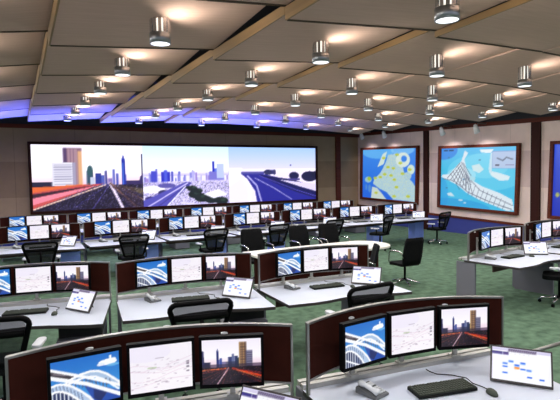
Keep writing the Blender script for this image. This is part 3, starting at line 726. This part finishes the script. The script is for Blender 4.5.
def conf_chair_spec():
    seat = MB().rbox((0, .02, .455), (.5, .48, .06), .06, seg=4).mesh('seat', M['cloth'], bevel=.012)
    mb = MB(); rows = []
    for z, w, y in ((.46, .46, -.21), (.6, .5, -.235), (.8, .5, -.27), (.98, .48, -.31), (1.06, .42, -.33)):
        rows.append((z, w, y))
    vs = []; n = len(rows)
    for z, w, y in rows:
        for q in range(7):
            x = w / 2 * (q / 3 - 1); vs.append((x, y + .25 * x * x, z))
    for z, w, y in rows:
        for q in range(7):
            x = w / 2 * (q / 3 - 1); vs.append((x, y + .25 * x * x - .045, z))
    o = 7 * n; fs = []
    for a in range(n - 1):
        for b in range(6):
            i = a * 7 + b; fs += [(i, i + 1, i + 8, i + 7), (o + i, o + i + 7, o + i + 8, o + i + 1)]
    for a in range(n - 1):
        for b in (0, 6):
            i = a * 7 + b; fs.append((i, i + 7, o + i + 7, o + i))
    for b in range(6):
        for a in (0, n - 1):
            i = a * 7 + b; fs.append((i, i + 1, o + i + 1, o + i))
    back = mb._add(vs, fs, True).mesh('backrest', M['cloth'])
    bandm = MB().box((0, -.325, 1.0), (.4, .012, .05)).mesh('top band', M['black'])
    sp = [('seat', seat), ('backrest', back, None, [('top_band', bandm)])]
    for s in (-1, 1):
        x = s * .285
        arm = MB().tube([(s * .2, .12, .42), (x, .16, .43), (x, .19, .5), (x, .18, .69), (x, .13, .745), (x, .0, .76), (x, -.17, .76), (x, -.25, .73), (s * .255, -.255, .62)], .015, 8)
        sp.append(('armrest', arm.mesh('chrome arm', M['chrome']), None, None, 'chrome loop armrest'))
    sp.append(('gas_lift', MB().cyl((0, 0), .026, .09, .425, 12).mesh('gas lift', M['black'])))
    for k in range(5):
        a = 2 * math.pi * k / 5 + .6
        leg = MB().tube([(.02 * math.cos(a), .02 * math.sin(a), .1), (.31 * math.cos(a), .31 * math.sin(a), .03), (.33 * math.cos(a), .33 * math.sin(a), .012)], [.026, .018, .012], 8)
        sp.append(('leg', leg.mesh('base leg', M['chrome'])))
    return sp
CONF = conf_chair_spec()

# ------------------------------------------------------------------ fill the rows
FIRST, SECOND, THIRD, BACK = 'front row', 'second row', 'third row', 'back row'
cons = [
    ('front row desk second from the aisle', .76, 2.97, -11.4, 'grey', 1),
    ('front row desk beside the aisle', 2.56, 2.65, -8.1, 'front_aisle', 1),
    ('second row desk third from the aisle', .15, 6.42, -12.6, 'grey', 2),
    ('second row desk second from the aisle', 1.89, 5.98, -8.0, 'grey', 2),
    ('second row desk beside the aisle', 3.64, 5.63, -4.8, 'grey', 2),
    ('map-side desk across the aisle', 7.58, 5.72, 6.0, 'open', 5),
    ('map-side desk second from the aisle', 9.37, 5.93, 7.5, 'open', 6),
]
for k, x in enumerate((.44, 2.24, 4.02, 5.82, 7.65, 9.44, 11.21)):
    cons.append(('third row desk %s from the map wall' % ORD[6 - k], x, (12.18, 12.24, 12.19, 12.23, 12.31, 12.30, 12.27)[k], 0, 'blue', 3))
for k, x in enumerate((.44, 2.2, 3.955, 5.71, 7.465, 9.22, 10.975)):
    cons.append(('back row desk %s from the map wall' % ORD[6 - k], x, 15.5, 0, 'grey', 4))
# where each chair stands at its desk: local x, y, turn
chairs = {'second row desk third from the aisle': (-.06, -1.13, -4), 'second row desk second from the aisle': (-.09, -1.12, -2), 'second row desk beside the aisle': (-.08, -1.13, 6),
          'map-side desk across the aisle': (.33, -.95, 25), 'map-side desk second from the aisle': (.1, -1.25, -10)}
for k, v in enumerate(((-.02, -1.2, -6), (0, -1.2, 0), (.1, -1.16, 6), (.0, -1.2, 8), (.0, -1.15, 8), (.02, -1.2, 24), (.5, -1.27, 12))):
    chairs['third row desk %s from the map wall' % ORD[6 - k]] = v
rowname = {1: 'front row', 2: 'second row', 3: 'third row', 4: 'back row', 5: 'map-side block', 6: 'map-side block'}
for nm, x, y, h, kind, row in cons:
    T = place(x, y, 0, R(h))
    adj = {'grey': 'white desk with curved brown privacy screen, ', 'front_aisle': 'white desk with curved brown privacy screen, ', 'open': 'white desk with open grey end panels, ', 'blue': 'white desk with blue-lit pedestal, '}[kind]
    thing('control_desk', desk_spec(kind, row), T, adj + nm.replace(' desk', '', 1), 'desk', 'control desks in the ' + rowname[row])
    for k, key in ((-1, 'bridge'), (0, 'map'), (1, 'skyline')):
        t = T @ Matrix.Translation((k * .4375, -abs(k) * .05, ZC)) @ Matrix.Rotation(-k * R(12.4), 4, 'Z')
        thing('monitor', [('case', BEZ), ('screen', SCR[key], (0, -.0135, 0), None, None), ('mount', STAND, (0, 0, 0), None, 'silver mount')], t, MON[key] + ' on the ' + nm, 'monitor', 'monitors in the ' + rowname[row])
    if row != 4:
        j = random.uniform(-1, 1)
        kx = {'front_aisle': .035}.get(kind, -.04 if 'third from' in nm and row == 2 else 0)
        tx, ty = (.05, -.02) if kind == 'front_aisle' else (0, 0)
        thing('keyboard', KEYB, T @ place(kx + .015 * j, -.31, .752, R(-3 + 3 * j)), 'black keyboard on the ' + nm, 'keyboard', 'keyboards in the ' + rowname[row])
        thing('computer_mouse', MOU, T @ place(.29, -.49, .754, R(-8)), 'dark mouse with thin cable on the ' + nm, 'mouse', 'mice in the ' + rowname[row])
        thing('desk_phone', PHONE, T @ place(-.45, -.17, .752, R(20)) @ Matrix.Scale(.8, 4), 'light grey phone on the ' + nm, 'phone', 'phones in the ' + rowname[row])
        thing('touch_tablet', TAB, T @ place(.52 + tx, -.45 + ty, .758, R(-46)), 'tilted tablet with blue icons on the ' + nm, 'tablet', 'tablets in the ' + rowname[row])
    if nm in chairs:
        cx, cy, ca = chairs[nm]
        thing('office_chair', TASK, T @ place(cx, cy, 0, R(ca)), 'black mesh office chair at the ' + nm, 'chair', 'office chairs in the ' + rowname[row])

# ------------------------------------------------------------------ meeting table between the second and third rows
def stadium(x0, x1, yc, hd, n=12):
    p = [(x0, yc - hd)]
    for k in range(n + 1):
        a = R(-90 + 180 * k / n); p.append((x1 - hd * .8 + hd * .8 * math.cos(a), yc + hd * math.sin(a)))
    p.append((x0, yc + hd)); return p
tb = MB().prism(stadium(3.9, 7.02, 8.15, .56), .715, .755).mesh('table top', M['tabletop'], bevel=.006)
bs = MB().prism(stadium(4.1, 6.82, 8.22, .38), .0, .715).mesh('table base', M['brown'])
thing('meeting_table', [('table_top', tb), ('base', bs, None, None, 'rounded dark brown base')], Matrix(), 'white meeting table with rounded end behind the second row aisle desk', 'table')
for x, y, a, lb in ((4.46, 9.15, 178, 'black armchair behind the meeting table, third from the aisle'), (5.68, 9.15, 184, 'black armchair behind the meeting table, second from the aisle'),
                    (6.42, 9.1, 176, 'black armchair behind the meeting table, beside the aisle'), (5.42, 6.92, 60, 'black armchair with its back to the second row, at the table side'),
                    (6.92, 7.36, -4, 'black swivel armchair with chrome star base standing in the aisle')):
    thing('meeting_chair', CONF, place(x, y, 0, R(a)) @ (Matrix.Scale(.92, 4) if y < 8 else Matrix.Scale(1.04, 4)), lb, 'chair', 'chairs around the meeting table')

# ------------------------------------------------------------------ world and colour
w = bpy.data.worlds.new('world'); bpy.context.scene.world = w; w.use_nodes = True
w.node_tree.nodes['Background'].inputs[0].default_value = (.8, .86, 1., 1)
w.node_tree.nodes['Background'].inputs[1].default_value = .6
sc = bpy.context.scene
sc.view_settings.view_transform = 'Standard'; sc.view_settings.look = 'None'; sc.view_settings.gamma = 1; sc.view_settings.exposure = 0
sc.view_settings.use_curve_mapping = False
